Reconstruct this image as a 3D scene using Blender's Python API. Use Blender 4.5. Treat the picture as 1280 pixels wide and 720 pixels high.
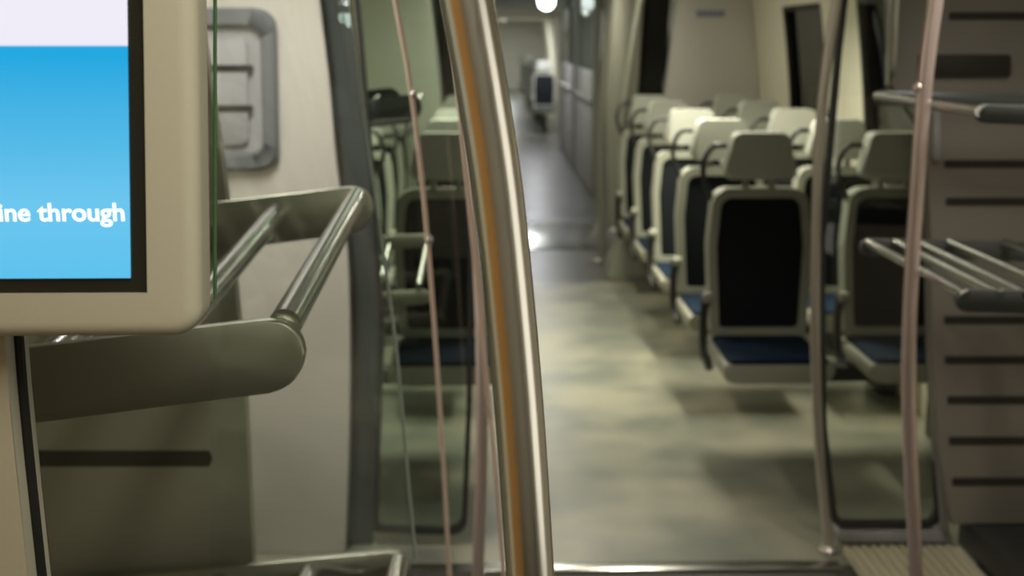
import bpy, bmesh, math, random
from mathutils import Vector, Matrix
random.seed(7)
PI = math.pi
for o in list(bpy.data.objects): bpy.data.objects.remove(o)
scn = bpy.context.scene
C = scn.collection

# ------------------------------------------------------------------ camera
F = 1500.0
CAM = Vector((0, 0, 1.6))
PITCH = math.atan(310 / F)
YAW = math.atan(30 / F)            # turned a little to the right
cd = bpy.data.cameras.new('camera'); cam = bpy.data.objects.new('camera', cd); C.objects.link(cam)
cd.sensor_width = 36; cd.lens = 36 * F / 1280; cd.clip_start = 0.05; cd.clip_end = 200
cam.location = CAM
cam.rotation_euler = (PI / 2 - PITCH, 0, -YAW)
cd.dof.use_dof = True; cd.dof.focus_distance = 1.15; cd.dof.aperture_fstop = 5.6
scn.camera = cam
RM = cam.rotation_euler.to_matrix()

def P(px, py, Y):
    """point of the place at distance Y along the train that shows at this pixel"""
    d = RM @ Vector(((px - 640) / F, -(py - 360) / F, -1))
    return CAM + d * (Y / d.y)
def PZ(px, py, z):
    d = RM @ Vector(((px - 640) / F, -(py - 360) / F, -1))
    return CAM + d * ((z - CAM.z) / d.z)

scn.view_settings.view_transform = 'Standard'
scn.view_settings.look = 'None'
scn.view_settings.gamma = 1
scn.view_settings.exposure = -0.2
try: scn.view_settings.use_curve_mapping = False
except Exception: pass
scn.cycles.use_denoising = True
scn.cycles.max_bounces = 10; scn.cycles.transparent_max_bounces = 24
scn.cycles.sample_clamp_indirect = 4
scn.cycles.caustics_reflective = False; scn.cycles.caustics_refractive = False

w = bpy.data.worlds.new('tunnel'); scn.world = w; w.use_nodes = True
w.node_tree.nodes['Background'].inputs[0].default_value = (0.5, 0.55, 0.45, 1)
w.node_tree.nodes['Background'].inputs[1].default_value = 0.02

WARM = (1.0, 0.945, 0.75)
def area(name, loc, sx, sy, power, col=WARM, rot=(0, 0, 0)):
    l = bpy.data.lights.new(name, 'AREA'); l.shape = 'RECTANGLE'; l.size = sx; l.size_y = sy
    l.energy = power; l.color = col
    o = bpy.data.objects.new(name, l); C.objects.link(o); o.location = loc; o.rotation_euler = rot
    return o
XL, XR = -1.02, 1.90       # inner faces of the side walls
XC = 0.46                  # middle of the car
ZC = 2.2                   # ceiling
# lamps in the ceiling (their housings are built further down)
CEIL = [  # x, y, length, power, colour
    (-0.25, 5.75, 0.9, 17, WARM), (0.95, 5.7, 1.0, 32, WARM),
    (0.46, 7.3, 0.5, 17, WARM),
    (-0.60, 2.94, 0.6, 11.5, (1, 0.94, 0.90)),
    (0.1, 0.25, 0.7, 12, (1, 0.93, 0.74)),
    (0.46, 10.2, 0.8, 13, (0.95, 0.96, 0.9)),
    (0.46, 13.2, 0.8, 13, (0.92, 0.95, 0.95)),
    (0.46, 16.0, 0.8, 16, (0.85, 0.85, 1.0)),
    (0.80, 21.0, 0.6, 45, (0.95, 0.95, 1.0)),
    (0.10, 27.0, 0.6, 70, (0.95, 0.95, 0.9)),
    (0.46, 36.0, 1.0, 110, (0.9, 0.95, 0.95)),
    (1.22, 2.55, 0.5, 5.5, (1, 0.93, 0.84)),
]
for i, (x, y, L, pw, col) in enumerate(CEIL):
    lo = area('lamp_light', (x, y, ZC - 0.035), 0.16, L, pw, col)
    if i in (0, 1, 3, 11): lo.data.spread = math.radians(125)

# ------------------------------------------------------------------ materials
MATS = {}
def mat(name, col, rough=0.5, metal=0.0, noise=0.0, nscale=40, bump=0.0, spec=0.5, aniso=0.0, emis=None, estr=0, coat=0.0):
    m = bpy.data.materials.new(name); m.use_nodes = True
    nt = m.node_tree; b = nt.nodes['Principled BSDF']
    b.inputs['Base Color'].default_value = (*col, 1)
    b.inputs['Roughness'].default_value = rough; b.inputs['Metallic'].default_value = metal
    b.inputs['Specular IOR Level'].default_value = spec
    if coat: b.inputs['Coat Weight'].default_value = coat
    if emis:
        b.inputs['Emission Color'].default_value = (*emis, 1); b.inputs['Emission Strength'].default_value = estr
    if noise or bump:
        tc = nt.nodes.new('ShaderNodeTexCoord'); n = nt.nodes.new('ShaderNodeTexNoise')
        n.inputs['Scale'].default_value = nscale; n.inputs['Detail'].default_value = 4
        nt.links.new(tc.outputs['Object'], n.inputs['Vector'])
        if noise:
            mx = nt.nodes.new('ShaderNodeMix'); mx.data_type = 'RGBA'
            mx.inputs[6].default_value = tuple(max(0, c * (1 - noise)) for c in col) + (1,)
            mx.inputs[7].default_value = tuple(min(1, c * (1 + noise)) for c in col) + (1,)
            nt.links.new(n.outputs[0], mx.inputs[0]); nt.links.new(mx.outputs[2], b.inputs['Base Color'])
        if bump:
            bp = nt.nodes.new('ShaderNodeBump'); bp.inputs['Strength'].default_value = bump
            nt.links.new(n.outputs[0], bp.inputs['Height']); nt.links.new(bp.outputs[0], b.inputs['Normal'])
    MATS[name] = m
    return m
def brushed(name, col, rough, axis_scale):
    m = mat(name, col, rough, 1.0)
    nt = m.node_tree; b = nt.nodes['Principled BSDF']
    tc = nt.nodes.new('ShaderNodeTexCoord'); mp = nt.nodes.new('ShaderNodeMapping'); n = nt.nodes.new('ShaderNodeTexNoise')
    mp.inputs['Scale'].default_value = axis_scale; n.inputs['Scale'].default_value = 60; n.inputs['Detail'].default_value = 3
    r = nt.nodes.new('ShaderNodeMapRange'); r.inputs['To Min'].default_value = rough * 0.8; r.inputs['To Max'].default_value = rough * 1.25
    nt.links.new(tc.outputs['Object'], mp.inputs[0]); nt.links.new(mp.outputs[0], n.inputs['Vector'])
    nt.links.new(n.outputs[0], r.inputs[0]); nt.links.new(r.outputs[0], b.inputs['Roughness'])
    return m
def glass(name, tint=(0.86, 0.95, 0.9), spec_scale=1.0):
    m = bpy.data.materials.new(name); m.use_nodes = True; nt = m.node_tree; nt.nodes.clear()
    out = nt.nodes.new('ShaderNodeOutputMaterial'); t = nt.nodes.new('ShaderNodeBsdfTransparent'); g = nt.nodes.new('ShaderNodeBsdfGlossy')
    g.inputs['Roughness'].default_value = 0.0; t.inputs[0].default_value = (*tint, 1)
    fr = nt.nodes.new('ShaderNodeFresnel'); fr.inputs[0].default_value = 1.5
    ml = nt.nodes.new('ShaderNodeMath'); ml.operation = 'MULTIPLY'; ml.inputs[1].default_value = spec_scale; ml.use_clamp = True
    mx = nt.nodes.new('ShaderNodeMixShader')
    nt.links.new(fr.outputs[0], ml.inputs[0]); nt.links.new(ml.outputs[0], mx.inputs[0])
    nt.links.new(t.outputs[0], mx.inputs[1]); nt.links.new(g.outputs[0], mx.inputs[2]); nt.links.new(mx.outputs[0], out.inputs[0])
    MATS[name] = m; return m

M = {}
M['pole2'] = mat('grey_pole', (0.62, 0.58, 0.52), 0.3, 0.8)
M['pole'] = brushed('brushed_steel', (0.82, 0.79, 0.72), 0.24, (8, 8, 0.3))
M['steel'] = mat('satin_steel', (0.62, 0.62, 0.60), 0.22, 1.0)
M['postm'] = mat('dull_post_metal', (0.42, 0.42, 0.36), 0.5, 0.6)
M['plate'] = brushed('dull_steel_plate', (0.46, 0.45, 0.37), 0.42, (0.6, 6, 6))
M['rose'] = mat('pink_lit_steel', (0.78, 0.64, 0.60), 0.30, 0.65)  # pink cast of the lighting put into the base colour
M['rail'] = mat('pale_rod', (0.95, 0.72, 0.60), 0.35, 0.0)
M['bezel'] = mat('cream_plastic', (0.50, 0.475, 0.375), 0.55, noise=0.03, nscale=200, bump=0.02)
M['black'] = mat('black_gloss', (0.012, 0.013, 0.012), 0.18)
M['border'] = mat('display_border', (0.022, 0.022, 0.016), 0.12)
M['seal'] = mat('black_rubber', (0.008, 0.008, 0.007), 0.6)
M['panel'] = mat('cream_panel', (0.62, 0.585, 0.53), 0.45, noise=0.03, nscale=3)
M['olive'] = mat('grey_panel', (0.50, 0.49, 0.38), 0.5, noise=0.04, nscale=3)
M['gpanel'] = mat('warm_grey_panel', (0.26, 0.24, 0.215), 0.5, noise=0.04, nscale=3)
M['slot'] = mat('slot_dark', (0.03, 0.027, 0.022), 0.6)
M['dgrey'] = mat('dark_grey_frame', (0.075, 0.085, 0.08), 0.35)
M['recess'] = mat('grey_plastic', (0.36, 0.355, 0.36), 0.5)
M['tray'] = mat('grille_shade', (0.17, 0.175, 0.185), 0.5)  # darkened to give the shaded hollow round the grille
M['slota'] = mat('slot_olive', (0.085, 0.082, 0.055), 0.6)
M['wall'] = mat('wall_panel', (0.74, 0.78, 0.68), 0.5, noise=0.02, nscale=3)
M['wallc'] = mat('wall_cream', (0.80, 0.76, 0.62), 0.45)
M['bulk'] = mat('bulkhead_grey', (0.53, 0.52, 0.47), 0.5)
M['ceil'] = mat('ceiling_white', (0.55, 0.55, 0.5), 0.6)
M['shell'] = mat('seat_shell', (0.36, 0.375, 0.31), 0.4)
M['head'] = mat('headrest_leather', (0.52, 0.54, 0.475), 0.45, noise=0.03, nscale=60, bump=0.05)
M['fabric'] = mat('seat_fabric', (0.012, 0.015, 0.018), 0.9, noise=0.3, nscale=400, bump=0.2, spec=0.2)
M['blue'] = mat('seat_blue', (0.006, 0.020, 0.046), 0.85, noise=0.2, nscale=300, bump=0.2, spec=0.2)
M['dark'] = mat('dark_plastic', (0.03, 0.032, 0.03), 0.4)
M['rim'] = mat('cushion_rim', (0.37, 0.37, 0.30), 0.4)
M['tunnel'] = mat('tunnel_wall', (0.05, 0.05, 0.03), 0.9)
M['orange'] = mat('orange_panel', (0.60, 0.29, 0.055), 0.45)
M['lampw'] = mat('lamp_diffuser', (0.9, 0.9, 0.85), 0.4, emis=(1, 0.95, 0.8), estr=6)
M['lampb'] = mat('lamp_far', (0.9, 0.9, 0.95), 0.4, emis=(0.9, 1.0, 0.95), estr=16)
M['lampv'] = mat('lamp_blue', (0.5, 0.5, 0.9), 0.4, emis=(0.35, 0.35, 1.0), estr=8)
M['glass'] = glass('clear_glass', (0.95, 0.97, 0.95), 0.8)
M['glassr'] = glass('mirrored_glass', (0.92, 0.985, 0.945), 1.8)
M['glassw'] = glass('window_glass', (0.5, 0.52, 0.48), 1.3)
M['side'] = glass('side_glass', (0.95, 0.98, 0.965), 0.05)
M['edge'] = mat('glass_edge', (0.07, 0.15, 0.07), 0.15)
M['edgel'] = mat('glass_edge_polished', (0.45, 0.52, 0.46), 0.12)
M['ink'] = mat('faded_blue_ink', (0.17, 0.19, 0.30), 0.5)

# floor: speckled, slightly worn sheet flooring
def floor_mat(name, a, b_, rough):
    m = bpy.data.materials.new(name); m.use_nodes = True; nt = m.node_tree; b = nt.nodes['Principled BSDF']
    tc = nt.nodes.new('ShaderNodeTexCoord')
    n1 = nt.nodes.new('ShaderNodeTexNoise'); n1.inputs['Scale'].default_value = 2.2; n1.inputs['Detail'].default_value = 2
    n2 = nt.nodes.new('ShaderNodeTexNoise'); n2.inputs['Scale'].default_value = 140; n2.inputs['Detail'].default_value = 2
    cr = nt.nodes.new('ShaderNodeValToRGB'); cr.color_ramp.elements[0].position = 0.36; cr.color_ramp.elements[1].position = 0.62
    cr.color_ramp.elements[0].color = (*a, 1); cr.color_ramp.elements[1].color = (*b_, 1)
    mx = nt.nodes.new('ShaderNodeMix'); mx.data_type = 'RGBA'; mx.blend_type = 'OVERLAY'; mx.inputs[0].default_value = 0.35
    nt.links.new(tc.outputs['Object'], n1.inputs['Vector']); nt.links.new(tc.outputs['Object'], n2.inputs['Vector'])
    nt.links.new(n1.outputs[0], cr.inputs[0]); nt.links.new(cr.outputs[0], mx.inputs[6]); nt.links.new(n2.outputs[0], mx.inputs[7])
    nt.links.new(mx.outputs[2], b.inputs['Base Color']); b.inputs['Roughness'].default_value = rough
    r = nt.nodes.new('ShaderNodeMapRange'); r.inputs['To Min'].default_value = rough - 0.08; r.inputs['To Max'].default_value = rough + 0.12
    nt.links.new(n1.outputs[0], r.inputs[0]); nt.links.new(r.outputs[0], b.inputs['Roughness'])
    return m
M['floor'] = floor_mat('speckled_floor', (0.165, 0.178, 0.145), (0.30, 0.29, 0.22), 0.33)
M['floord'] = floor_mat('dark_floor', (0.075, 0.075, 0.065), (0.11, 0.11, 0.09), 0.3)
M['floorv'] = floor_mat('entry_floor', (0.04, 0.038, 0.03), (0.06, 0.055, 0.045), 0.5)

# display picture: white band above, blue below
def display_mat():
    m = bpy.data.materials.new('display_picture'); m.use_nodes = True; nt = m.node_tree; b = nt.nodes['Principled BSDF']
    tc = nt.nodes.new('ShaderNodeTexCoord'); sp = nt.nodes.new('ShaderNodeSeparateXYZ')
    cr = nt.nodes.new('ShaderNodeValToRGB'); e = cr.color_ramp.elements
    mr = nt.nodes.new('ShaderNodeMapRange')     # Object z: 0 = bottom of the picture
    mr.inputs['From Min'].default_value = 0.0; mr.inputs['From Max'].default_value = 0.40
    nt.links.new(tc.outputs['Object'], sp.inputs[0]); nt.links.new(sp.outputs[2], mr.inputs[0]); nt.links.new(mr.outputs[0], cr.inputs[0])
    e[0].position = 0; e[0].color = (0.10, 0.53, 0.84, 1)
    e[1].position = 0.15; e[1].color = (0.14, 0.56, 0.86, 1)
    h = cut_z / 0.40
    for pos, col in ((h * 0.55, (0.085, 0.49, 0.80, 1)), (h - 0.02, (0.005, 0.38, 0.74, 1)), (h - 0.002, (0.005, 0.38, 0.74, 1)), (h, (0.86, 0.83, 0.93, 1)), (1.0, (0.88, 0.85, 0.95, 1))):
        k = e.new(pos); k.color = col
    b.inputs['Base Color'].default_value = (0.01, 0.01, 0.01, 1); b.inputs['Roughness'].default_value = 0.25
    nt.links.new(cr.outputs[0], b.inputs['Emission Color']); b.inputs['Emission Strength'].default_value = 1.15
    return m

# ------------------------------------------------------------------ helpers
def link(name, bm, m, parent=None, smooth=True, loc=None, ang=35):
    me = bpy.data.meshes.new(name)
    bmesh.ops.recalc_face_normals(bm, faces=bm.faces[:])
    bm.to_mesh(me); bm.free()
    if isinstance(m, (list, tuple)):
        for k in m: me.materials.append(M[k])
    else: me.materials.append(M[m] if isinstance(m, str) else m)
    if smooth:
        for p in me.polygons: p.use_smooth = True
        try: me.set_sharp_from_angle(angle=math.radians(ang))
        except Exception: pass
    o = bpy.data.objects.new(name, me); C.objects.link(o)
    if loc: o.location = loc
    if parent: o.parent = parent
    return o
def empty(name, label, cat, loc=(0, 0, 0), group=None):
    o = bpy.data.objects.new(name, None); C.objects.link(o); o.location = loc
    o['label'] = label; o['category'] = cat
    if group: o['group'] = group
    return o
def tag(o, label, cat, group=None, kind=None):
    o['label'] = label; o['category'] = cat
    if group: o['group'] = group
    if kind: o['kind'] = kind
    return o
def struct(o, label=None):
    o['kind'] = 'structure'
    if label: o['label'] = label
    return o
def box(bm, x0, x1, y0, y1, z0, z1, bev=0, seg=2):
    r = bmesh.ops.create_cube(bm, size=1)
    vs = r['verts']
    for v in vs:
        v.co.x = x0 + (v.co.x + .5) * (x1 - x0); v.co.y = y0 + (v.co.y + .5) * (y1 - y0); v.co.z = z0 + (v.co.z + .5) * (z1 - z0)
    if bev:
        es = {e for v in vs for e in v.link_edges}
        bmesh.ops.bevel(bm, geom=list(es), offset=bev, segments=seg, profile=0.6, affect='EDGES')
def tube(bm, pts, r, n=16, cap=True):
    pts = [Vector(p) for p in pts]; rings = []
    up = None
    for i, p in enumerate(pts):
        t = (pts[min(i + 1, len(pts) - 1)] - pts[max(i - 1, 0)]).normalized()
        if up is None:
            up = Vector((0, 1, 0)) if abs(t.y) < .9 else Vector((0, 0, 1))
        u = (up - t * up.dot(t)).normalized(); up = u; v = t.cross(u)
        rr = r[i] if isinstance(r, (list, tuple)) else r
        rings.append([bm.verts.new(p + (u * math.cos(2 * PI * k / n) + v * math.sin(2 * PI * k / n)) * rr) for k in range(n)])
    for a, b in zip(rings, rings[1:]):
        for k in range(n): bm.faces.new((a[k], a[(k + 1) % n], b[(k + 1) % n], b[k]))
    if cap: bm.faces.new(rings[0][::-1]); bm.faces.new(rings[-1])
def smooth_pts(pts, n=8):
    """Catmull-Rom through pts"""
    pts = [Vector(p) for p in pts]; out = []
    q = [2 * pts[0] - pts[1]] + pts + [2 * pts[-1] - pts[-2]]
    for i in range(1, len(q) - 2):
        for k in range(n):
            t = k / n
            out.append(0.5 * ((2 * q[i]) + (-q[i - 1] + q[i + 1]) * t + (2 * q[i - 1] - 5 * q[i] + 4 * q[i + 1] - q[i + 2]) * t * t + (-q[i - 1] + 3 * q[i] - 3 * q[i + 1] + q[i + 2]) * t ** 3))
    out.append(pts[-1]); return out
def round_poly(c, rads, seg=6):
    """2-D polygon with rounded corners"""
    out = []; n = len(c)
    for i in range(n):
        p = Vector(c[i]); a = Vector(c[i - 1]) - p; b = Vector(c[(i + 1) % n]) - p
        r = rads[i] if isinstance(rads, (list, tuple)) else rads
        if r <= 0: out.append((p.x, p.y)); continue
        an, bn = a.normalized(), b.normalized()
        th = an.angle(bn) / 2; d = min(r / math.tan(th), a.length * .49, b.length * .49); rr = d * math.tan(th)
        cen = p + (an + bn).normalized() * (rr / math.sin(th))
        s = p + an * d - cen; e = p + bn * d - cen
        a0 = math.atan2(s.y, s.x); a1 = math.atan2(e.y, e.x); da = (a1 - a0 + PI) % (2 * PI) - PI
        for k in range(seg + 1):
            t = a0 + da * k / seg; out.append((cen.x + rr * math.cos(t), cen.y + rr * math.sin(t)))
    return out
def slab(bm, pts, y0, y1, bev=0, seg=2, xf=None):
    """outline in (x, z) extruded from y0 to y1; bevelled front and back rims; xf maps (x,y,z)"""
    f = xf or (lambda x, y, z: (x, y, z))
    a = [bm.verts.new(f(p[0], y0, p[1])) for p in pts]; b = [bm.verts.new(f(p[0], y1, p[1])) for p in pts]
    n = len(pts); f1 = bm.faces.new(a[::-1]); f2 = bm.faces.new(b)
    for i in range(n): bm.faces.new((a[i], a[(i + 1) % n], b[(i + 1) % n], b[i]))
    if bev:
        es = list(f1.edges) + list(f2.edges)
        bmesh.ops.bevel(bm, geom=es, offset=bev, segments=seg, profile=0.5, affect='EDGES')
def ring_slab(bm, outer, inner, y0, y1, xf=None):
    """frame between two outlines having the same number of points"""
    f = xf or (lambda x, y, z: (x, y, z)); n = len(outer)
    V = [[bm.verts.new(f(p[0], y, p[1])) for p in L] for L in (outer, inner) for y in (y0, y1)]
    o0, o1, i0, i1 = V
    for i in range(n):
        j = (i + 1) % n
        bm.faces.new((o0[i], o0[j], i0[j], i0[i])); bm.faces.new((o1[i], i1[i], i1[j], o1[j]))
        bm.faces.new((o0[i], o1[i], o1[j], o0[j])); bm.faces.new((i0[i], i0[j], i1[j], i1[i]))
def outline(pix, Y, r=0, seg=6):
    """corner pixels (clockwise or not) -> rounded outline in (x,z) standing at distance Y"""
    c = [(P(a, b, Y).x, P(a, b, Y).z) for a, b in pix]
    return round_poly(c, r, seg)
def body_curve(pix, Y, zs=(0.0, ZC)):
    pts = [P(a, b, Y) for a, b in pix]
    return pts

# ------------------------------------------------------------------ shell of the train
Y0, Y1 = -1.6, 40.0
bm = bmesh.new(); box(bm, XL, XR, 3.46, 7.95, -0.05, 0); struct(link('floor', bm, 'floor', smooth=False))
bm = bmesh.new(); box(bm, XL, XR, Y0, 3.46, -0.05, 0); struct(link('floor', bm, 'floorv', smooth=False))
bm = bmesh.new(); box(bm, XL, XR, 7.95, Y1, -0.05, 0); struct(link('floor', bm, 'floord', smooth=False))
bm = bmesh.new(); box(bm, XL - .3, XR + .3, Y0, Y1, ZC, ZC + 0.06); struct(link('ceiling', bm, 'ceil', smooth=False))
# metal strip over the joint of the two floors
bm = bmesh.new(); box(bm, XL + .03, PZ(1052, 712, 0).x, 3.415, 3.475, 0.0, 0.012, 0.004); struct(link('trim_1', bm, 'steel'))
bm = bmesh.new(); box(bm, -0.95, 1.2, 9.2, 10.6, 0.0, 0.006, 0.002); struct(link('trim_2', bm, 'steel'))

ZW0, ZW1 = 0.92, 1.80      # window sill and head
def wx(side, z):           # side wall profile, leaning in above the sill
    if z <= 0.0: z = 0
    inn = 0.0
    if z > 0.9: inn = 0.16 * ((z - 0.9) / 1.3) ** 1.5
    if z < 0.5: inn = 0.02
    return XR - inn if side > 0 else XL + inn
def wall_piece(bm, side, y0, y1, z0, z1, nz=6, th=0.05):
    zs = [z0 + (z1 - z0) * k / nz for k in range(nz + 1)]
    g = []
    for y in (y0, y1):
        g.append([bm.verts.new((wx(side, z), y, z)) for z in zs]); g.append([bm.verts.new((wx(side, z) + side * th, y, z)) for z in zs])
    a, ao, b, bo = g
    for k in range(nz):
        bm.faces.new((a[k], a[k + 1], b[k + 1], b[k])); bm.faces.new((ao[k], bo[k], bo[k + 1], ao[k + 1]))
        bm.faces.new((a[k], ao[k], ao[k + 1], a[k + 1])); bm.faces.new((b[k], b[k + 1], bo[k + 1], bo[k]))
    bm.faces.new((a[0], b[0], bo[0], ao[0])); bm.faces.new((a[-1], ao[-1], bo[-1], b[-1]))
wins = [(3.95, 4.65), (5.10, 6.02), (6.66, 7.52), (12.3, 13.6), (14.2, 15.5), (16.1, 17.4), (21.5, 23.0), (24, 25.5), (27, 28.5)]
wn = 0
for side, nm in ((-1, 'wall_left'), (1, 'wall_right')):
    bm = bmesh.new()
    if side > 0:       # entrance door opening behind the photographer
        wall_piece(bm, side, Y0, -0.75, 0, ZC); wall_piece(bm, side, 0.85, Y1, 0, ZW0)
        wall_piece(bm, side, -0.75, 0.85, 2.05, ZC, 2)
    else:
        wall_piece(bm, side, Y0, Y1, 0, ZW0); wall_piece(bm, side, Y0, 0.85, ZW0, ZW1, 6)
        wall_piece(bm, side, Y0, 0.85, ZW1, ZC, 4)
    wall_piece(bm, side, 0.85, Y1, ZW1, ZC, 4)
    y = 0.85
    for a, b in wins:
        wall_piece(bm, side, y, a, ZW0, ZW1); y = b
    wall_piece(bm, side, y, Y1, ZW0, ZW1)
    struct(link(nm, bm, 'wallc'))
    for a, b in wins:
        wn += 1
        bm = bmesh.new()
        zs = [ZW0 - .01 + (ZW1 + .02 - ZW0) * k / 6 for k in range(7)]
        g = [[bm.verts.new((wx(side, z) + side * (0.035 + t), yy, z)) for z in zs] for yy in (a - .01, b + .01) for t in (0, 0.006)]
        for k in range(6):
            for q in (0, 1): bm.faces.new((g[q][k], g[q][k + 1], g[q + 2][k + 1], g[q + 2][k]))
            bm.faces.new((g[0][k], g[1][k], g[1][k + 1], g[0][k + 1])); bm.faces.new((g[2][k], g[3][k], g[3][k + 1], g[2][k + 1]))
        bm.faces.new((g[0][0], g[1][0], g[3][0], g[2][0])); bm.faces.new((g[0][6], g[1][6], g[3][6], g[2][6]))
        win = struct(link('window_%d' % wn, bm, 'glassw'))
        bm = bmesh.new()   # rubber seal round the pane
        for yy in (a, b - .03): wall_piece(bm, side, yy, yy + .03, ZW0, ZW1, 6, 0.03)
        wall_piece(bm, side, a, b, ZW0, ZW0 + .03, 1, 0.03); wall_piece(bm, side, a, b, ZW1 - .03, ZW1, 1, 0.03)
        link('window_seal', bm, 'seal', win)
# walls at the two ends of the train
bm = bmesh.new(); box(bm, XL - .1, XR + .1, Y0 - .06, Y0, 0, ZC); struct(link('wall_back', bm, 'bulk', smooth=False))
bm = bmesh.new(); box(bm, XL - .1, XR + .1, Y1, Y1 + .06, 0, ZC); struct(link('wall_front', bm, 'bulk', smooth=False))
# tunnel wall outside both rows of windows
for side in (-1, 1):
    bm = bmesh.new(); x = XC + side * 2.6
    box(bm, x - .05, x + .05, 0.7, Y1, -.4, 3)
    struct(link('wall_tunnel', bm, 'tunnel', smooth=False))
# entrance door behind the photographer, open for the added light outside
bm = bmesh.new()
box(bm, XR - .02, XR + .07, -0.80, -0.74, 0, 2.06, .01); box(bm, XR - .02, XR + .07, 0.84, 0.90, 0, 2.06, .01)
door = struct(link('door_1', bm, 'dgrey'))
# unseen orange panels on the left wall, added to reflect in the steel pole
bm = bmesh.new()
for y0_, y1_ in ((-1.25, -1.05), (-.98, -.62), (-.50, -.06), (0.0, 0.42), (.46, .60)):
    slab(bm, [(wx(-1, z) + .004, z) for z in (.02, .5, .9, 1.3, 1.7, 1.98)] + [(wx(-1, z) + .03, z) for z in (1.98, 1.7, 1.3, .9, .5, .02)], y0_, y1_)
d2 = struct(link('reflection_panels', bm, 'orange'))
area('pole_band_light', (XR + .30, 0.03, 1.2), 1.9, 1.45, 11.5, (1, 0.94, 0.80), (0, PI / 2, 0))  # unseen area light added to put the pale band on the thick pole

# ------------------------------------------------------------------ bulkheads (partitions)
def wall_side(side, z0=0.0, z1=ZC, gap=.004, n=8):
    """outline points up the side wall from z0 to z1, just clear of it"""
    out = []
    for k in range(n + 1):
        z = z0 + (z1 - z0) * k / n; out.append((wx(side, z) - side * gap, z))
    return out
def curve_edge(pix, Y, ztop=ZC, zbot=0.0):
    """edge of a partition: pixels top to bottom, extended straight up to the ceiling"""
    pts = [P(a, b, Y) for a, b in pix]
    a, b = pts[0], pts[1]; s = (a.x - b.x) / (a.z - b.z)
    if a.z < ztop: pts.insert(0, Vector((a.x + s * (ztop - a.z), Y, ztop)))
    a, b = pts[-1], pts[-2]; s = (a.x - b.x) / (a.z - b.z)
    if a.z > zbot + .02: pts.append(Vector((a.x + s * (zbot - a.z), Y, zbot)))
    else: pts[-1].z = max(pts[-1].z, zbot)
    return [(p.x, p.z) for p in smooth_pts(pts, 5)]

# left: cream end panel with the grille tray, its frame darkened as recess shade
YB = 3.58
eB = curve_edge([(399, 0), (411, 100), (420, 200), (433, 300), (437, 400), (436, 550), (431, 700)], YB)
bm = bmesh.new(); slab(bm, eB + wall_side(-1), YB, YB + .06, .004)
pB = tag(link('end_panel', bm, 'panel', ang=50), 'pale cream end panel behind the luggage rack on the left', 'panel')
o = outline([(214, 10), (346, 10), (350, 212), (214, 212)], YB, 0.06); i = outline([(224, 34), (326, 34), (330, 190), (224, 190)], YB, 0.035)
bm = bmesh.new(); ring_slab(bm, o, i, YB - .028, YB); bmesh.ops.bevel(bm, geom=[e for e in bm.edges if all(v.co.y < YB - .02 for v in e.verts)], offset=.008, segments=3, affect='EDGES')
tray = link('grille_shade_ring', bm, 'tray', pB)
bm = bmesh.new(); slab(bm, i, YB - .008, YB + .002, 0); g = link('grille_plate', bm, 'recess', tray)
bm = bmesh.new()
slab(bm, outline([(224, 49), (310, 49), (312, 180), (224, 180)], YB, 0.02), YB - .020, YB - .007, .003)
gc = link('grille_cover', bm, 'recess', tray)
for yy in (85, 135):
    bm = bmesh.new(); slab(bm, outline([(226, yy - 4), (318, yy - 4), (318, yy + 4), (226, yy + 4)], YB, 0.005), YB - .0225, YB - .0195); link('slot', bm, 'slot', tray)

# dark grey post that frames the glass screen
eP = curve_edge([(436, 0), (448, 100), (461, 210), (470, 300), (474, 400), (472, 550), (466, 700)], 3.64)
bm = bmesh.new(); slab(bm, eP + curve_edge([(399, 0), (411, 100), (420, 200), (433, 300), (437, 400), (436, 550), (431, 700)], 3.64)[::-1], 3.645, 3.70, .006)
tag(link('partition_post', bm, 'dgrey', ang=50), 'dark grey curved post beside the pale end panel on the left', 'post')

# olive back panel of the luggage bay, with a long slot
YA = 2.52
eA = curve_edge([(262, 100), (272, 170), (283, 250), (295, 370), (305, 480), (311, 590), (316, 700)], YA)
bm = bmesh.new(); slab(bm, eA + wall_side(-1), YA, YA + .04, .004)
pA = tag(link('bay_panel', bm, 'olive', ang=50), 'olive grey panel with one long dark slot below the luggage rack', 'panel')
for yy, x1 in ((573, 266), (690 + 260, 270)):
    bm = bmesh.new(); slab(bm, outline([(10, yy - 10), (x1 - 4, yy - 10), (x1, yy), (x1 - 4, yy + 10), (10, yy + 10)], YA, 0.006), YA - .002, YA + .004); link('slot', bm, 'slota', pA)

# near partition that carries the display, with its black seal
YN = 0.98
eN = curve_edge([(4, 400), (12, 500), (22, 600), (33, 700)], YN)
bm = bmesh.new(); slab(bm, eN + wall_side(-1), YN, YN + .05, .006, 3)
pN = tag(link('screen_partition', bm, 'bezel', ang=50), 'cream partition edge under the passenger display at far left', 'partition')
bm = bmesh.new(); tube(bm, [(x + .003, YN + .022, z) for x, z in eN if z < 1.8], .0045, 8); link('rubber_seal', bm, 'seal', pN)

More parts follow.
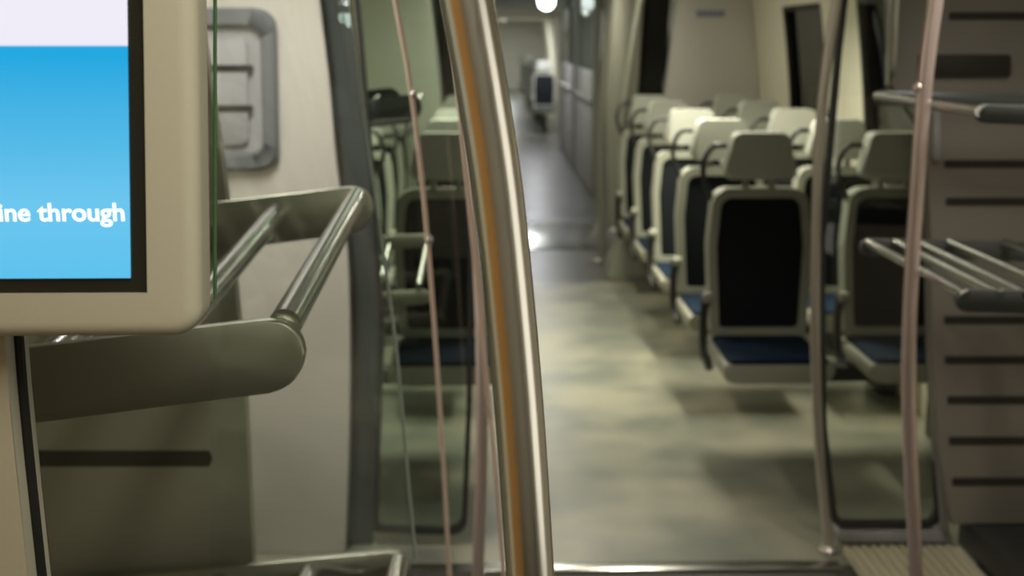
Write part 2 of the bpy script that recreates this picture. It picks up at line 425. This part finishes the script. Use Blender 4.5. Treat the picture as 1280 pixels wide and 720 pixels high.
# glass screen left of the aisle between end panel and aisle
YG = 3.63
def glass_screen(name, outl, Y, label, trim=True, m='glass'):
    bm = bmesh.new(); slab(bm, outl, Y, Y + .008); g = link(name, bm, m, smooth=False); tag(g, label, 'glass screen')
    if trim:
        c = Vector((sum(p[0] for p in outl) / len(outl), sum(p[1] for p in outl) / len(outl)))
        inn = [((p[0] - c.x) * (1 - .016 / max(.05, abs(p[0] - c.x)) if abs(p[0] - c.x) > .02 else 1) + c.x,
                (p[1] - c.y) * (1 - .018 / max(.05, abs(p[1] - c.y)) if abs(p[1] - c.y) > .02 else 1) + c.y) for p in outl]
        bm = bmesh.new(); ring_slab(bm, outl, inn, Y - .01, Y + .018); link('screen_frame', bm, 'dark', g)
    return g
glL = outline([(436, -90), (545, -90), (578, 60), (592, 300), (590, 500), (583, 668), (466, 664), (474, 400), (461, 210)], YG, [0, 0, .1, 0, 0, .05, .02, 0, 0])
glass_screen('glass_screen', glL, YG, 'reflective glass screen left of the aisle in front of the seats', m='glassr')

# right: glass screen and slotted panel
glR = outline([(1062, -90), (1125, -90), (1122, 0), (1120, 110), (1166, 160), (1163, 300), (1166, 450), (1172, 560), (1176, 658), (1040, 658), (1026, 540), (1024, 300), (1045, 60)], YG, [0, 0, 0, 0, 0, 0, 0, 0, .04, .04, 0, 0, 0])
glass_screen('glass_screen', glR, YG, 'clear glass screen right of the aisle beside the grey slotted panel')
YS = 3.53
eS = [(P(a, b, YS).x, P(a, b, YS).z) for a, b in [(1113, -60), (1113, 0), (1114, 108), (1160, 165), (1164, 300), (1166, 450), (1173, 560), (1189, 676)]]
eS[0] = (eS[0][0], ZC); eS[-1] = (eS[-1][0], 0.101)
bm = bmesh.new(); slab(bm, eS + wall_side(1, .101), YS, YS + .06, .006, 3)
pS = tag(link('slotted_panel', bm, 'gpanel', ang=50), 'warm grey wall panel with rows of dark slots at the right edge', 'panel')
for yy, x0 in ((20, 1186), (205, 1180), (252, 1182), (400, 1180), (450, 1181), (500, 1184), (551, 1186), (602, 1190)):
    bm = bmesh.new(); slab(bm, outline([(x0, yy - 5), (1400, yy - 5), (1400, yy + 5), (x0, yy + 5)], YS, 0.006), YS - .002, YS + .003); link('slot', bm, 'slot', pS)
bm = bmesh.new(); slab(bm, outline([(1148, 68), (1262, 68), (1262, 96), (1148, 96)], YS, 0.01), YS - .012, YS + .003, .003); link('label_strip', bm, 'slot', pS)
bm = bmesh.new(); slab(bm, [(P(1108, 0, YS).x, ZC), (P(1117, 0, YS).x, ZC), (P(1117, 106, YS).x, P(1117, 106, YS).z), (P(1108, 106, YS).x, P(1108, 106, YS).z)], YS - .02, YS + .02, .004)
link('edge_trim', bm, 'steel', pS)
bm = bmesh.new(); slab(bm, [(P(1164, 140, YS).x, P(1164, 140, YS).z), (P(1173, 140, YS).x, P(1173, 140, YS).z), (P(1173, 200, YS).x, P(1173, 200, YS).z), (P(1164, 200, YS).x, P(1164, 200, YS).z)], YS - .02, YS + .02, .003)
link('edge_trim', bm, 'recess', pS)
bm = bmesh.new(); slab(bm, outline([(1044, 661), (1183, 661), (1187, 673), (1047, 673)], YG, .006), YG - .03, YG + .03, .006)
slab(bm, outline([(1166, 560), (1174, 560), (1182, 664), (1174, 664)], YG, .0), YG - .03, YG + .02, .002)
tag(link('screen_sill', bm, 'recess', ang=50), 'pinkish grey sill bar under the right glass screen', 'sill')
# pale ribbed mat at the foot of the slotted panel
xa, xb = PZ(1046, 680, 0).x, PZ(1193, 680, 0).x
bm = bmesh.new()
box(bm, xa, xb, 2.9, 3.575, 0, .006)
k = xa + .006
while k < xb - .02:
    box(bm, k, k + .013, 2.9, 3.575, .006, .016); k += .030
tag(link('ribbed_mat', bm, mat('ribbed', (0.50, 0.46, 0.32), 0.5), smooth=False), 'pale ribbed floor strip at the foot of the right glass screen', 'mat')
bm = bmesh.new(); box(bm, xb + .01, XR - .03, 3.0, 3.62, 0, .10, .01); tag(link('plinth', bm, 'dark'), 'dark plinth under the grey slotted panel', 'plinth')

# far bulkheads behind the last rows
YF = 8.36
for side in (1, -1):
    def mx(x): return x if side > 0 else 2 * XC - .02 - x
    X = lambda px, py: P(px, py, YF).x
    zt = P(833, 118, YF).z
    outl = [(mx(X(845, 0) + .03), ZC)] + wall_side(side)[::-1] + [(mx(X(831, 130)), 0), (mx(X(831, 130)), zt)]
    bm = bmesh.new(); slab(bm, outl, YF, YF + .08, .01)
    t = tag(link('bulkhead', bm, 'bulk' if side > 0 else 'wall', ang=50), 'grey bulkhead with small blue lettering behind the right seats' if side > 0 else 'pale bulkhead behind the left seats', 'partition')
    if side > 0:
        # small faded blue line of lettering, too blurred to read
        for q in range(6):
            x = X(871 + q * 6, 16); z = P(871, 17, YF).z
            bm = bmesh.new(); box(bm, x, x + .024, YF - .003, YF + .001, z - .024, z + .024, .001); link('mark', bm, 'ink', t)
    # glass beside it, dark, and the door post
    bm = bmesh.new(); slab(bm, [(mx(X(810, 0)), ZC), (mx(X(846, 0)), ZC), (mx(X(831, 120)), zt), (mx(X(830, 120)), .25), (mx(X(803, 120)), .25), (mx(X(800, 120)), zt)], YF + .13, YF + .15)
    tag(link('dark_pane', bm, 'black', smooth=False), 'tall black glass pane beside the %s bulkhead' % ('right' if side > 0 else 'left'), 'glass pane')
    bm = bmesh.new(); slab(bm, [(mx(X(770, 0)), ZC), (mx(X(808, 0)), ZC), (mx(X(797, 120)), zt), (mx(X(800, 300)), .3), (mx(X(760, 300)), .3), (mx(X(757, 120)), zt)], YF + .02, YF + .10, .012, 3)
    tag(link('door_post', bm, 'postm', ang=50), 'dull metal door post on the %s of the far doorway' % ('right' if side > 0 else 'left'), 'post')
    bm = bmesh.new()
    c = [(X(752, 350) if side > 0 else mx(X(830, 350)), 0), (X(830, 350) if side > 0 else mx(X(752, 350)), 0)]
    xa2, xb2 = c[0][0], c[1][0]; dz = .32
    slab(bm, round_poly([(xa2, 0), (xb2, 0), (xb2 - .03 if side > 0 else xb2 - .10, dz), (xa2 + .10 if side > 0 else xa2 + .03, dz)], [.01, .01, .05, .05]), 7.98, YF - .005, .03, 3)
    tag(link('post_base', bm, 'shell', ang=50), 'pale flared base cover at the foot of the %s far door post' % ('right' if side > 0 else 'left'), 'base cover')

# ------------------------------------------------------------------ hand poles
def pole(name, pix, Y, r, m, label, group=None, knobs=(), zt=ZC, zb=0.0):
    pts = [P(a, b, Y) for a, b in pix]
    a, b = pts[0], pts[1]; s = (a - b) / (a.z - b.z); pts.insert(0, a + s * (zt - a.z)); pts.insert(1, pts[0].lerp(pts[1], .8))
    a, b = pts[-1], pts[-2]; s = (a - b) / (a.z - b.z)
    if a.z > zb + .03:
        nn = max(1, int((a.z - zb) / .15))
        for k in range(1, nn + 1):
            t = k / nn; dz_ = (zb + .003 - a.z) * t
            pts.append(Vector((a.x + s.x * dz_ * (1 - .4 * t), Y, a.z + dz_)))
    else: pts[-1].z = zb + .003
    root = empty(name, label, 'pole', (pts[-1].x, Y, zb + .003), group)
    loc = root.location.copy()
    bm = bmesh.new(); tube(bm, [p - loc for p in smooth_pts(pts, 8)], r, 28); link('tube', bm, m, root, ang=60)
    bm = bmesh.new(); e = pts[-1] - loc; tube(bm, [e, e + Vector((0, 0, .008)), e + Vector((0, 0, .02))], [r * 2.0, r * 2.0, r * 1.15], 24); link('floor_flange', bm, m, root)
    for kx, ky in knobs:
        q = P(kx, ky, Y) - loc
        bm = bmesh.new(); bmesh.ops.create_uvsphere(bm, u_segments=16, v_segments=10, radius=r * 0.75, matrix=Matrix.Translation(q)); link('knob', bm, m, root)
    return root
pole('hand_pole', [(583, 0), (604, 120), (622, 240), (639, 400), (651, 540), (663, 720)], 0.93, .0201, 'pole', 'thick brushed steel hand pole leaning through the middle, nearest the viewer')
pole('hand_pole', [(1046, 0), (1031, 100), (1022, 220), (1019, 400), (1023, 540), (1035, 692)], 3.56, .0155, 'pole2', 'slim curved steel pole at the left edge of the right glass screen', 'curved poles by the glass screens')
pole('hand_pole', [(1170, 0), (1157, 100), (1146, 240), (1137, 400), (1137, 540), (1145, 720)], 2.85, .0175, 'rose', 'curved steel pole coloured rose for the pink light in front of the right rack bars', 'curved poles by the glass screens', knobs=[(1148, 110), (1143, 303)])
pole('hand_pole', [(573, 0), (585, 140), (597, 300), (602, 440), (602, 580), (597, 720)], 3.1, .0165, 'rose', 'curved steel pole half hidden behind the thick leaning pole', 'curved poles by the glass screens')
pole('hand_pole', [(800, 0), (790, 60), (780, 130), (774, 200), (772, 300)], 8.12, .028, 'postm', 'curved steel pole at the far end of the right seats', zb=.318)
pole('hand_pole', [(765, 0), (758, 60), (753, 130), (751, 200), (752, 300)], 8.7, .03, 'postm', 'dull steel pole just inside the far doorway')
# slim rods left of the aisle, the first built for a reflected line
def rod(pix, Y, r, label):
    pts = [P(a, b, Y) for a, b in pix]
    a, b = pts[0], pts[1]; s = (a - b) / (a.z - b.z); pts.insert(0, a + s * (ZC - a.z))
    a, b = pts[-1], pts[-2]; s = (a - b) / (a.z - b.z); pts.append(a + s * (0.003 - a.z))
    bm = bmesh.new(); tube(bm, smooth_pts(pts, 6), r, 12)
    return tag(link('slim_rod', bm, 'rail', ang=60), label, 'rail', 'slim rods left of the aisle')
r1 = rod([(494, 0), (512, 100), (528, 230), (541, 380), (553, 560), (562, 720)], 2.75, .0052, 'slim pinkish rod for a reflected line between the side glass and the thick pole')
for ky, kx in ((118, 517), (300, 537)):
    bm = bmesh.new(); bmesh.ops.create_uvsphere(bm, u_segments=12, v_segments=8, radius=.009, matrix=Matrix.Translation(P(kx, ky, 2.75))); link('clamp', bm, 'steel', r1)
rod([(560, 0), (585, 240), (603, 420), (615, 540), (630, 720)], 2.7, .0052, 'slim pinkish rod showing against the left side of the thick pole')

# ------------------------------------------------------------------ side glass along the luggage rack
near = [P(262.5 + .5 * (y > 350), y, 0.985) for y in (-40, 100, 200, 300, 400, 520, 640, 760)]
near.insert(0, Vector((near[0].x - .04, near[0].y, ZC - .005)))
# the far edge leans like the body side
far = [P(a, b, 2.22) for a, b in ((430, -40), (447, 100), (461, 210), (480, 340), (493, 440), (505, 570), (517, 700))]
sl = (far[0].x - far[1].x) / (far[0].z - far[1].z); far.insert(0, far[0] + Vector((sl * (ZC - .005 - far[0].z), 0, ZC - .005 - far[0].z)))
far = smooth_pts(far, 4)
def lerp_edge(L, n):
    out = []
    for k in range(n):
        t = k / (n - 1) * (len(L) - 1); i0 = min(int(t), len(L) - 2); out.append(L[i0].lerp(L[i0 + 1], t - i0))
    return out
A_ = lerp_edge(near, 28); B_ = lerp_edge(far, 28)
bm = bmesh.new(); th = Vector((.008, 0, 0))
grid = []
for s_ in (Vector((0, 0, 0)), th):
    grid.append([[bm.verts.new(A_[j].lerp(B_[j], i_ / 8) + s_) for i_ in range(9)] for j in range(28)])
for gq in grid:
    for j in range(27):
        for i_ in range(8): bm.faces.new((gq[j][i_], gq[j][i_ + 1], gq[j + 1][i_ + 1], gq[j + 1][i_]))
sg = tag(link('side_glass', bm, 'side', ang=60), 'clear side glass along the aisle edge of the luggage rack', 'glass screen')
bm = bmesh.new(); tube(bm, [p + th / 2 for p in A_ if p.z > P(262, 402, .985).z], .0016, 8); link('glass_edge', bm, 'edge', sg)
bm = bmesh.new(); tube(bm, [p + th / 2 for p in B_], .0034, 8); link('glass_edge', bm, 'edgel', sg)

# ------------------------------------------------------------------ luggage racks
def rack(name, label, ynear, yfar, zn_pix, zf_pix, tubes, xin, plate_h=.094, slope=-.115, rt=.0215, side=-1, group=None, near_plate=True, pm='plate'):
    """plates stand across the car, tubes run along it; side -1 = on the left wall"""
    root = empty(name, label, 'luggage rack', (0, 0, 0), group)
    for nm, y, e in (('near', ynear, zn_pix), ('far', yfar, zf_pix)):
        if nm == 'near' and not near_plate: continue
        x1, zc = e; x0 = wx(side, zc) - side * .02
        L = abs(x1 - x0)
        # local: u from aisle end (0) to wall (L)
        h = plate_h / 2
        pts = round_poly([(0, h), (L, h + .006), (L, -h - .006), (0, -h)], [h * .98, 0, 0, h * .98], 8)
        bm = bmesh.new()
        def xf(u, yy, v): return (x1 + side * u, yy, zc + v - (-slope) * u)
        slab(bm, pts, y, y + .022, .004, 2, xf); link('end_plate', bm, pm, root, ang=50)
    for (a, b) in tubes:
        bm = bmesh.new(); tube(bm, [a, b], rt, 24); link('tube', bm, 'steel', root, ang=60)
    return root
yn, yf = 1.50, 2.45
A1, B1 = P(356, 406, yn + .02), P(446, 248, yf)
nearE = (P(380, 435, yn).x, P(380, 441, yn).z); farE = (P(466, 255, yf).x, P(466, 260, yf).z)
tb = [(A1, B1)]
B2 = P(347, 266, yf); dx = (B2.x - B1.x)
dz = (B2.z - B1.z)
for k in (1, 2, 3):
    if B1.x + dx * k > XL + .05: tb.append((A1 + Vector((dx * k, 0, dz * k)), B1 + Vector((dx * k, 0, dz * k))))
rack('luggage_rack', 'upper steel luggage rack shelf just below the display', yn, yf, nearE, farE, tb, 0, slope=-.12, plate_h=.096)
A3, B3 = P(497, 704, yf), P(386, 716, yf)
dl = B3 - A3
tb = []
for k in range(4):
    q = A3 + dl * k
    if q.x > XL + .04: tb.append((Vector((q.x, yn + .02, q.z)), Vector((q.x, yf, q.z))))
lowE = (P(512, 715, yf).x, P(512, 712, yf).z)
rack('luggage_rack', 'lower steel luggage rack shelf cut off by the bottom edge', yn, yf, lowE, lowE, tb, 0, slope=-.10, plate_h=.09)

# shelf with two levels, built in place of the rack's reflection in the glass
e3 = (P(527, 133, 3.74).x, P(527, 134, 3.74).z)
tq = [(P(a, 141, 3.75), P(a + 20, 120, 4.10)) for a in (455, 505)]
rack('luggage_rack', 'upper dark shelf standing in for the rack reflection in the left glass screen', 3.74, 4.10, e3, (P(500, 122, 4.10).x, P(500, 124, 4.10).z), tq, 0, slope=-.13, rt=.013, plate_h=.085, pm='dgrey')
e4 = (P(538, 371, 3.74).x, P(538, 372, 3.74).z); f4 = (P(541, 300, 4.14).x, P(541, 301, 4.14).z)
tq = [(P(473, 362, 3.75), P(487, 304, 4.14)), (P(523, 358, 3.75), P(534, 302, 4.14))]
rack('luggage_rack', 'lower shelf with two pale tubes standing in for the rack reflection in the left glass screen', 3.74, 4.14, e4, f4, tq, 0, slope=-.04, rt=.011, plate_h=.045)

# right luggage rack: two shelves of bars behind the rose pole
def bar(p0, p1, y0, y1): return (P(*p0, y0), P(*p1, y1))
ya, yb = 3.30, 2.60
t1 = []
for x0, x1 in ((1079, 1207), (1143, 1250), (1172, 1284), (1228, 1335), (1290, 1420)):
    q1 = P(x1, 368, yb); q0 = Vector((q1.x, ya, q1.z)); t1.append((q0, q1))
e = (P(1196, 372, yb).x, P(1200, 376, yb).z)
rack('luggage_rack', 'lower right luggage rack with four bright bars behind the rose pole', yb, ya, e, e, t1, 0, slope=-.03, rt=.012, side=1, plate_h=.05, pm='dgrey')
t2 = []
for x1 in (1225,):
    q1 = P(x1, 139, yb); t2.append((Vector((q1.x, ya, q1.z)), q1))
e2 = (P(1222, 139, yb).x, P(1222, 142, yb).z)
rack('luggage_rack', 'upper right luggage rack with one bright bar behind the rose pole', yb, ya, e2, e2, t2, 0, slope=-.03, rt=.012, side=1, plate_h=.04, pm='dgrey')

# ------------------------------------------------------------------ passenger display
YD = 0.93
def rect_pix(x0, y0, x1, y1, Y): return [(P(x0, y0, Y).x, P(x0, y0, Y).z), (P(x1, y0, Y).x, P(x1, y0, Y).z), (P(x1, y1, Y).x, P(x1, y1, Y).z), (P(x0, y1, Y).x, P(x0, y1, Y).z)]
def straight(x0, ytop, x1, ybot, Y):
    """upright rectangle whose right and bottom edges show at x1 / ybot"""
    b = P(x1, ybot, Y); t = P(x1, ytop, Y); l = P(x0, ybot, Y)
    t2_ = P(x1, 0, Y)
    return [(l.x, t.z), (t2_.x, t.z), (b.x, b.z), (l.x, b.z)]
disp = empty('passenger_display', 'cream framed passenger display with a white and blue picture', 'display', (0, 0, 0))
outer = round_poly(straight(-260, -170, 250, 423, YD), .024, 8)
inner = round_poly(straight(-200, -110, 184, 367, YD), .001, 8)
bm = bmesh.new()
ring_slab(bm, outer, inner, YD, YD + .038)
oe = [e_ for e_ in bm.edges if all(abs(v.co.y - YD) < 1e-6 for v in e_.verts)]
n_ = len(outer)
bm.verts.ensure_lookup_table()
oset = set(bm.verts[:n_])
oe = [e_ for e_ in oe if e_.verts[0] in oset and e_.verts[1] in oset]
bmesh.ops.bevel(bm, geom=oe, offset=.014, segments=6, profile=.55, affect='EDGES')
link('housing', bm, 'bezel', disp, ang=40)
bm = bmesh.new(); slab(bm, round_poly(straight(-198, -108, 186, 369, YD), .001, 3), YD + .004, YD + .03); link('screen_border', bm, 'border', disp, smooth=False)
sr = straight(-190, -90, 162, 348, YD)
bot = sr[3][1]; left = sr[3][0]; right_top = sr[1][0]; right = sr[2][0]; top = sr[0][1]
cut_z = P(0, 56, YD).z - bot
bm = bmesh.new()
slab(bm, [(left, top - bot), (right_top, top - bot), (right, 0), (left, 0)], -.001, 0.001)
so = link('screen_picture', bm, display_mat(), disp, smooth=False, loc=(0, YD + .0022, bot))
# caption on the display
cu = bpy.data.curves.new('caption', 'FONT'); cu.body = 'line through'; cu.align_x = 'RIGHT'; cu.size = 0.0205; cu.extrude = 0.0001; cu.offset = 0.00035
tmp = bpy.data.objects.new('caption_tmp', cu); C.objects.link(tmp)
bpy.context.view_layer.update()
me = bpy.data.meshes.new_from_object(tmp.evaluated_get(bpy.context.evaluated_depsgraph_get()))
bpy.data.objects.remove(tmp)
wd = max(v.co.x for v in me.vertices) - min(v.co.x for v in me.vertices)
cap = bpy.data.objects.new('caption', me); C.objects.link(cap); cap.parent = disp
me.materials.clear(); me.materials.append(mat('caption_white', (0.9, 0.9, 0.9), 0.5, emis=(0.95, 0.97, 1.0), estr=1.2))
pr = P(157, 276, YD); CAPX = P(157, 276, YD).x
target = (P(157, 276, YD).x - P(-7, 276, YD).x)
cap.scale = (1, 1, 1)
sx = target / wd
hh = max(v.co.y for v in me.vertices) - min(v.co.y for v in me.vertices)
sy = (P(157, 254, YD).z - P(157, 284, YD).z) / hh
cap.scale = (sx, sy, 1)
cap.rotation_euler = (PI / 2, 0, 0); cap.location = (CAPX, YD + .0008, pr.z)

# ------------------------------------------------------------------ seats
def make_seat(lod=0):
    root = bpy.data.objects.new('train_seat', None); C.objects.link(root)
    lean = lambda x, y, z: (x, y + (z - .45) * .10 if z > .45 else y, z)
    N = 6
    o = round_poly([(-.19, .447), (-.205, .80), (-.185, 1.025), (.185, 1.025), (.205, .80), (.19, .447)], [.03, .2, .065, .065, .2, .03], N)
    i = round_poly([(-.158, .478), (-.172, .80), (-.155, .99), (.155, .99), (.172, .80), (.158, .478)], [.02, .2, .045, .045, .2, .02], N)
    bm = bmesh.new(); ring_slab(bm, o, i, -.055, .035, lean)
    slab(bm, round_poly([(-.17, .49), (-.185, .80), (-.165, 1.005), (.165, 1.005), (.185, .80), (.17, .49)], .03, N), .015, .045, .01, 2, lean)
    link('seat_shell', bm, 'shell', root, ang=50)
    bm = bmesh.new(); slab(bm, round_poly([(-.160, .476), (-.174, .80), (-.157, .992), (.157, .992), (.174, .80), (.160, .476)], [.02, .2, .045, .045, .2, .02], N), -.042, .02, .012, 3, lean)
    link('backrest', bm, 'fabric', root, ang=60)
    bm = bmesh.new(); slab(bm, round_poly([(-.150, 1.062), (-.104, 1.243), (.104, 1.243), (.150, 1.062)], [.028, .035, .035, .028], 8), -.055, .035, .024, 4, lean)
    hr = link('headrest', bm, 'head', root, ang=80)
    for s in (-1, 1):
        bm = bmesh.new(); tube(bm, [lean(s * .052, -.005, .99), lean(s * .052, -.005, 1.09)], .013, 10); link('headrest_post', bm, 'shell', hr)
    # cushion tray and blue cushion
    xf = lambda x, y, z: (x, y, z)
    bm = bmesh.new(); slab(bm, round_poly([(-.205, .352), (-.205, .425), (.205, .425), (.205, .352)], [.04, .012, .012, .04], 5), -.42, -.0, .014, 3); link('seat_tray', bm, 'rim', root, ang=60)
    bm = bmesh.new(); box(bm, -.185, .185, -.414, -.03, .40, .444, .018, 3); link('seat_cushion', bm, 'blue', root, ang=60)
    s = -1
    # aisle side: pivot, dark bracket and grab handle
    bm = bmesh.new(); tube(bm, [(s * .222, -.045, .60), (s * .188, -.045, .60)], .022, 14); link('pivot_cap', bm, 'rim', root)
    bm = bmesh.new(); tube(bm, smooth_pts([(s * .212, -.03, .60), (s * .216, -.02, .50), (s * .213, -.04, .38), (s * .20, -.10, .325)], 4), .017, 10); link('side_bracket', bm, 'dark', root)
    bm = bmesh.new(); tube(bm, smooth_pts([lean(s * .175, .0, .96), lean(s * .215, .01, 1.06), lean(s * .215, .01, 1.13), lean(s * .18, .01, 1.185), lean(s * .125, .01, 1.19)], 5), .011, 10); link('grab_handle', bm, 'dark', root)
    # pedestal beam stub under the tray
    bm = bmesh.new(); box(bm, -.05, .05, -.16, -.04, .338, .356, .004); link('mounting_block', bm, 'dark', root)
    return root
def copy_tree(o, parent=None):
    c = o.copy(); C.objects.link(c); c.parent = parent
    for ch in list(o.children): copy_tree(ch, c)
    return c
rows = [4.68, 5.48, 6.30, 7.12, 7.92]
ords = ['row nearest the glass screens', 'second row', 'third row', 'fourth row', 'last row before bulkhead']
XS = {'right aisle': 1.075, 'right window': 1.615, 'left aisle': -.165, 'left window': -.70}
proto = make_seat(); first = True
for ri, y in enumerate(rows):
    for nm, x in XS.items():
        s = proto if first else copy_tree(proto); first = False
        s.location = (x, y, 0)
        if 'left' in nm: s.scale = (-1, 1, 1)
        look = 'grey headrest in shade' if ri == 0 else 'cream headrest'
        s['label'] = 'dark seat with %s, %s column, %s' % (look, nm, ords[ri]); s['category'] = 'seat'; s['group'] = 'train seats in rows facing the viewer'
# cantilever beams that carry each pair of seats from the wall
for ri, y in enumerate(rows):
    for side in (1, -1):
        bm = bmesh.new()
        if side > 0: box(bm, .98, XR - .03, y - .14, y - .04, .275, .338, .012); box(bm, XR - .10, XR - .03, y - .23, y + .03, .0, .34, .012)
        else: box(bm, XL + .03, -.06, y - .14, y - .04, .275, .338, .012); box(bm, XL + .03, XL + .10, y - .23, y + .03, .0, .34, .012)
        tag(link('seat_beam', bm, 'dark'), 'dark beam from the %s wall under the seat pair of the %s' % ('right' if side > 0 else 'left', ords[ri]), 'seat support', 'seat support beams')

# ------------------------------------------------------------------ beyond the doorway: vestibule, half panels, far seats
def half_panel(side, y0, y1, label):
    x = 1.10 if side > 0 else -.20
    root = empty('half_partition', label, 'partition', (x, y0, 0), 'half-height partitions beyond the far doorway')
    bm = bmesh.new(); box(bm, -.03, .03, 0, y1 - y0, 0.02, 1.28, .015); link('lower_panel', bm, 'bulk', root)
    bm = bmesh.new(); box(bm, -.006, .006, .03, y1 - y0 - .03, 1.28, ZC); link('upper_glass', bm, 'side', root, smooth=False)
    for yy in (0, (y1 - y0)):
        bm = bmesh.new(); tube(bm, [(0, yy, 0), (0, yy, ZC)], .035, 12); link('post', bm, 'postm', root)
    bm = bmesh.new(); tube(bm, [(-.045 * side, .1, .98), (-.045 * side, y1 - y0 - .1, .98)], .018, 10); link('rail', bm, 'steel', root)
    return root
half_panel(1, 12.3, 14.8, 'nearer pale half-height partition right of the aisle beyond the doorway')
half_panel(1, 15.2, 18.0, 'farther pale half-height partition right of the aisle beyond the doorway')
half_panel(-1, 12.3, 14.8, 'nearer pale half-height partition left of the aisle beyond the doorway')
half_panel(-1, 15.2, 18.0, 'farther pale half-height partition left of the aisle beyond the doorway')
# gangway portal
bm = bmesh.new()
box(bm, XL + .17, -.30, 18.6, 18.9, 0, ZC - .005, .02); box(bm, 1.22, XR - .17, 18.6, 18.9, 0, ZC - .005, .02); box(bm, -.30, 1.22, 18.6, 18.9, 2.08, ZC - .005, .02)
tag(link('gangway_portal', bm, 'bulk'), 'grey gangway frame to the next car', 'gangway')
for ri, y in enumerate((21.5, 23.2, 25.0, 27.0, 30.0)):
    for nm, x in (('right', 1.0), ('left', -.12)):
        s = copy_tree(proto); s.location = (x, y, 0)
        if nm == 'left': s.scale = (-1, 1, 1)
        s['label'] = 'far seat %s of the aisle in the next car, %s from the gangway' % (nm, ['nearest', 'second', 'third', 'fourth', 'last'][ri]); s['category'] = 'seat'; s['group'] = 'seats in the next car'
        bm = bmesh.new(); tube(bm, [(0, -.2, .0), (0, -.2, .01), (0, -.2, .02), (0, -.2, .31)], [.13, .13, .045, .045], 12); link('pedestal', bm, 'dark', s)

# ------------------------------------------------------------------ ceiling lamps
for i_, (x, y, L, pw, col) in enumerate(CEIL):
    lab = ['above the left seats', 'above the right seats', 'over the front of the aisle', 'over the luggage rack', 'over the entrance',
           'over the far doorway', 'over the nearer half partitions', 'just past the half partitions', 'past the gangway', 'deep in the next car', 'at the far end of the train', 'over the right luggage rack'][i_]
    root = empty('ceiling_lamp', 'long flat ceiling lamp ' + lab, 'ceiling lamp', (x, y, ZC), 'ceiling lamps')
    bm = bmesh.new(); ring_slab(bm, [(-.11, -L / 2 - .03), (.11, -L / 2 - .03), (.11, L / 2 + .03), (-.11, L / 2 + .03)], [(-.085, -L / 2), (.085, -L / 2), (.085, L / 2), (-.085, L / 2)], -.03, 0, lambda a, b, c: (a, c, b))
    link('lamp_frame', bm, 'steel', root, smooth=False)
    bm = bmesh.new(); box(bm, -.085, .085, -L / 2, L / 2, -.018, -.002); link('diffuser', bm, 'lampw', root, smooth=False)
for (px, py, Y, m, r, lab) in ((683, 2, 17.0, 'lampb', .11, 'brightest white'), (655, 1, 20.0, 'lampv', .05, 'small blue')):
    q = P(px, py, Y)
    root = empty('spot_lamp', lab + ' lamp hanging under the far ceiling', 'ceiling lamp', (q.x, Y, q.z))
    bm = bmesh.new(); bmesh.ops.create_uvsphere(bm, u_segments=16, v_segments=10, radius=r); link('bulb', bm, m, root)
    bm = bmesh.new(); tube(bm, [(0, 0, 0), (0, 0, ZC - q.z)], .02, 8); link('stem', bm, 'steel', root)
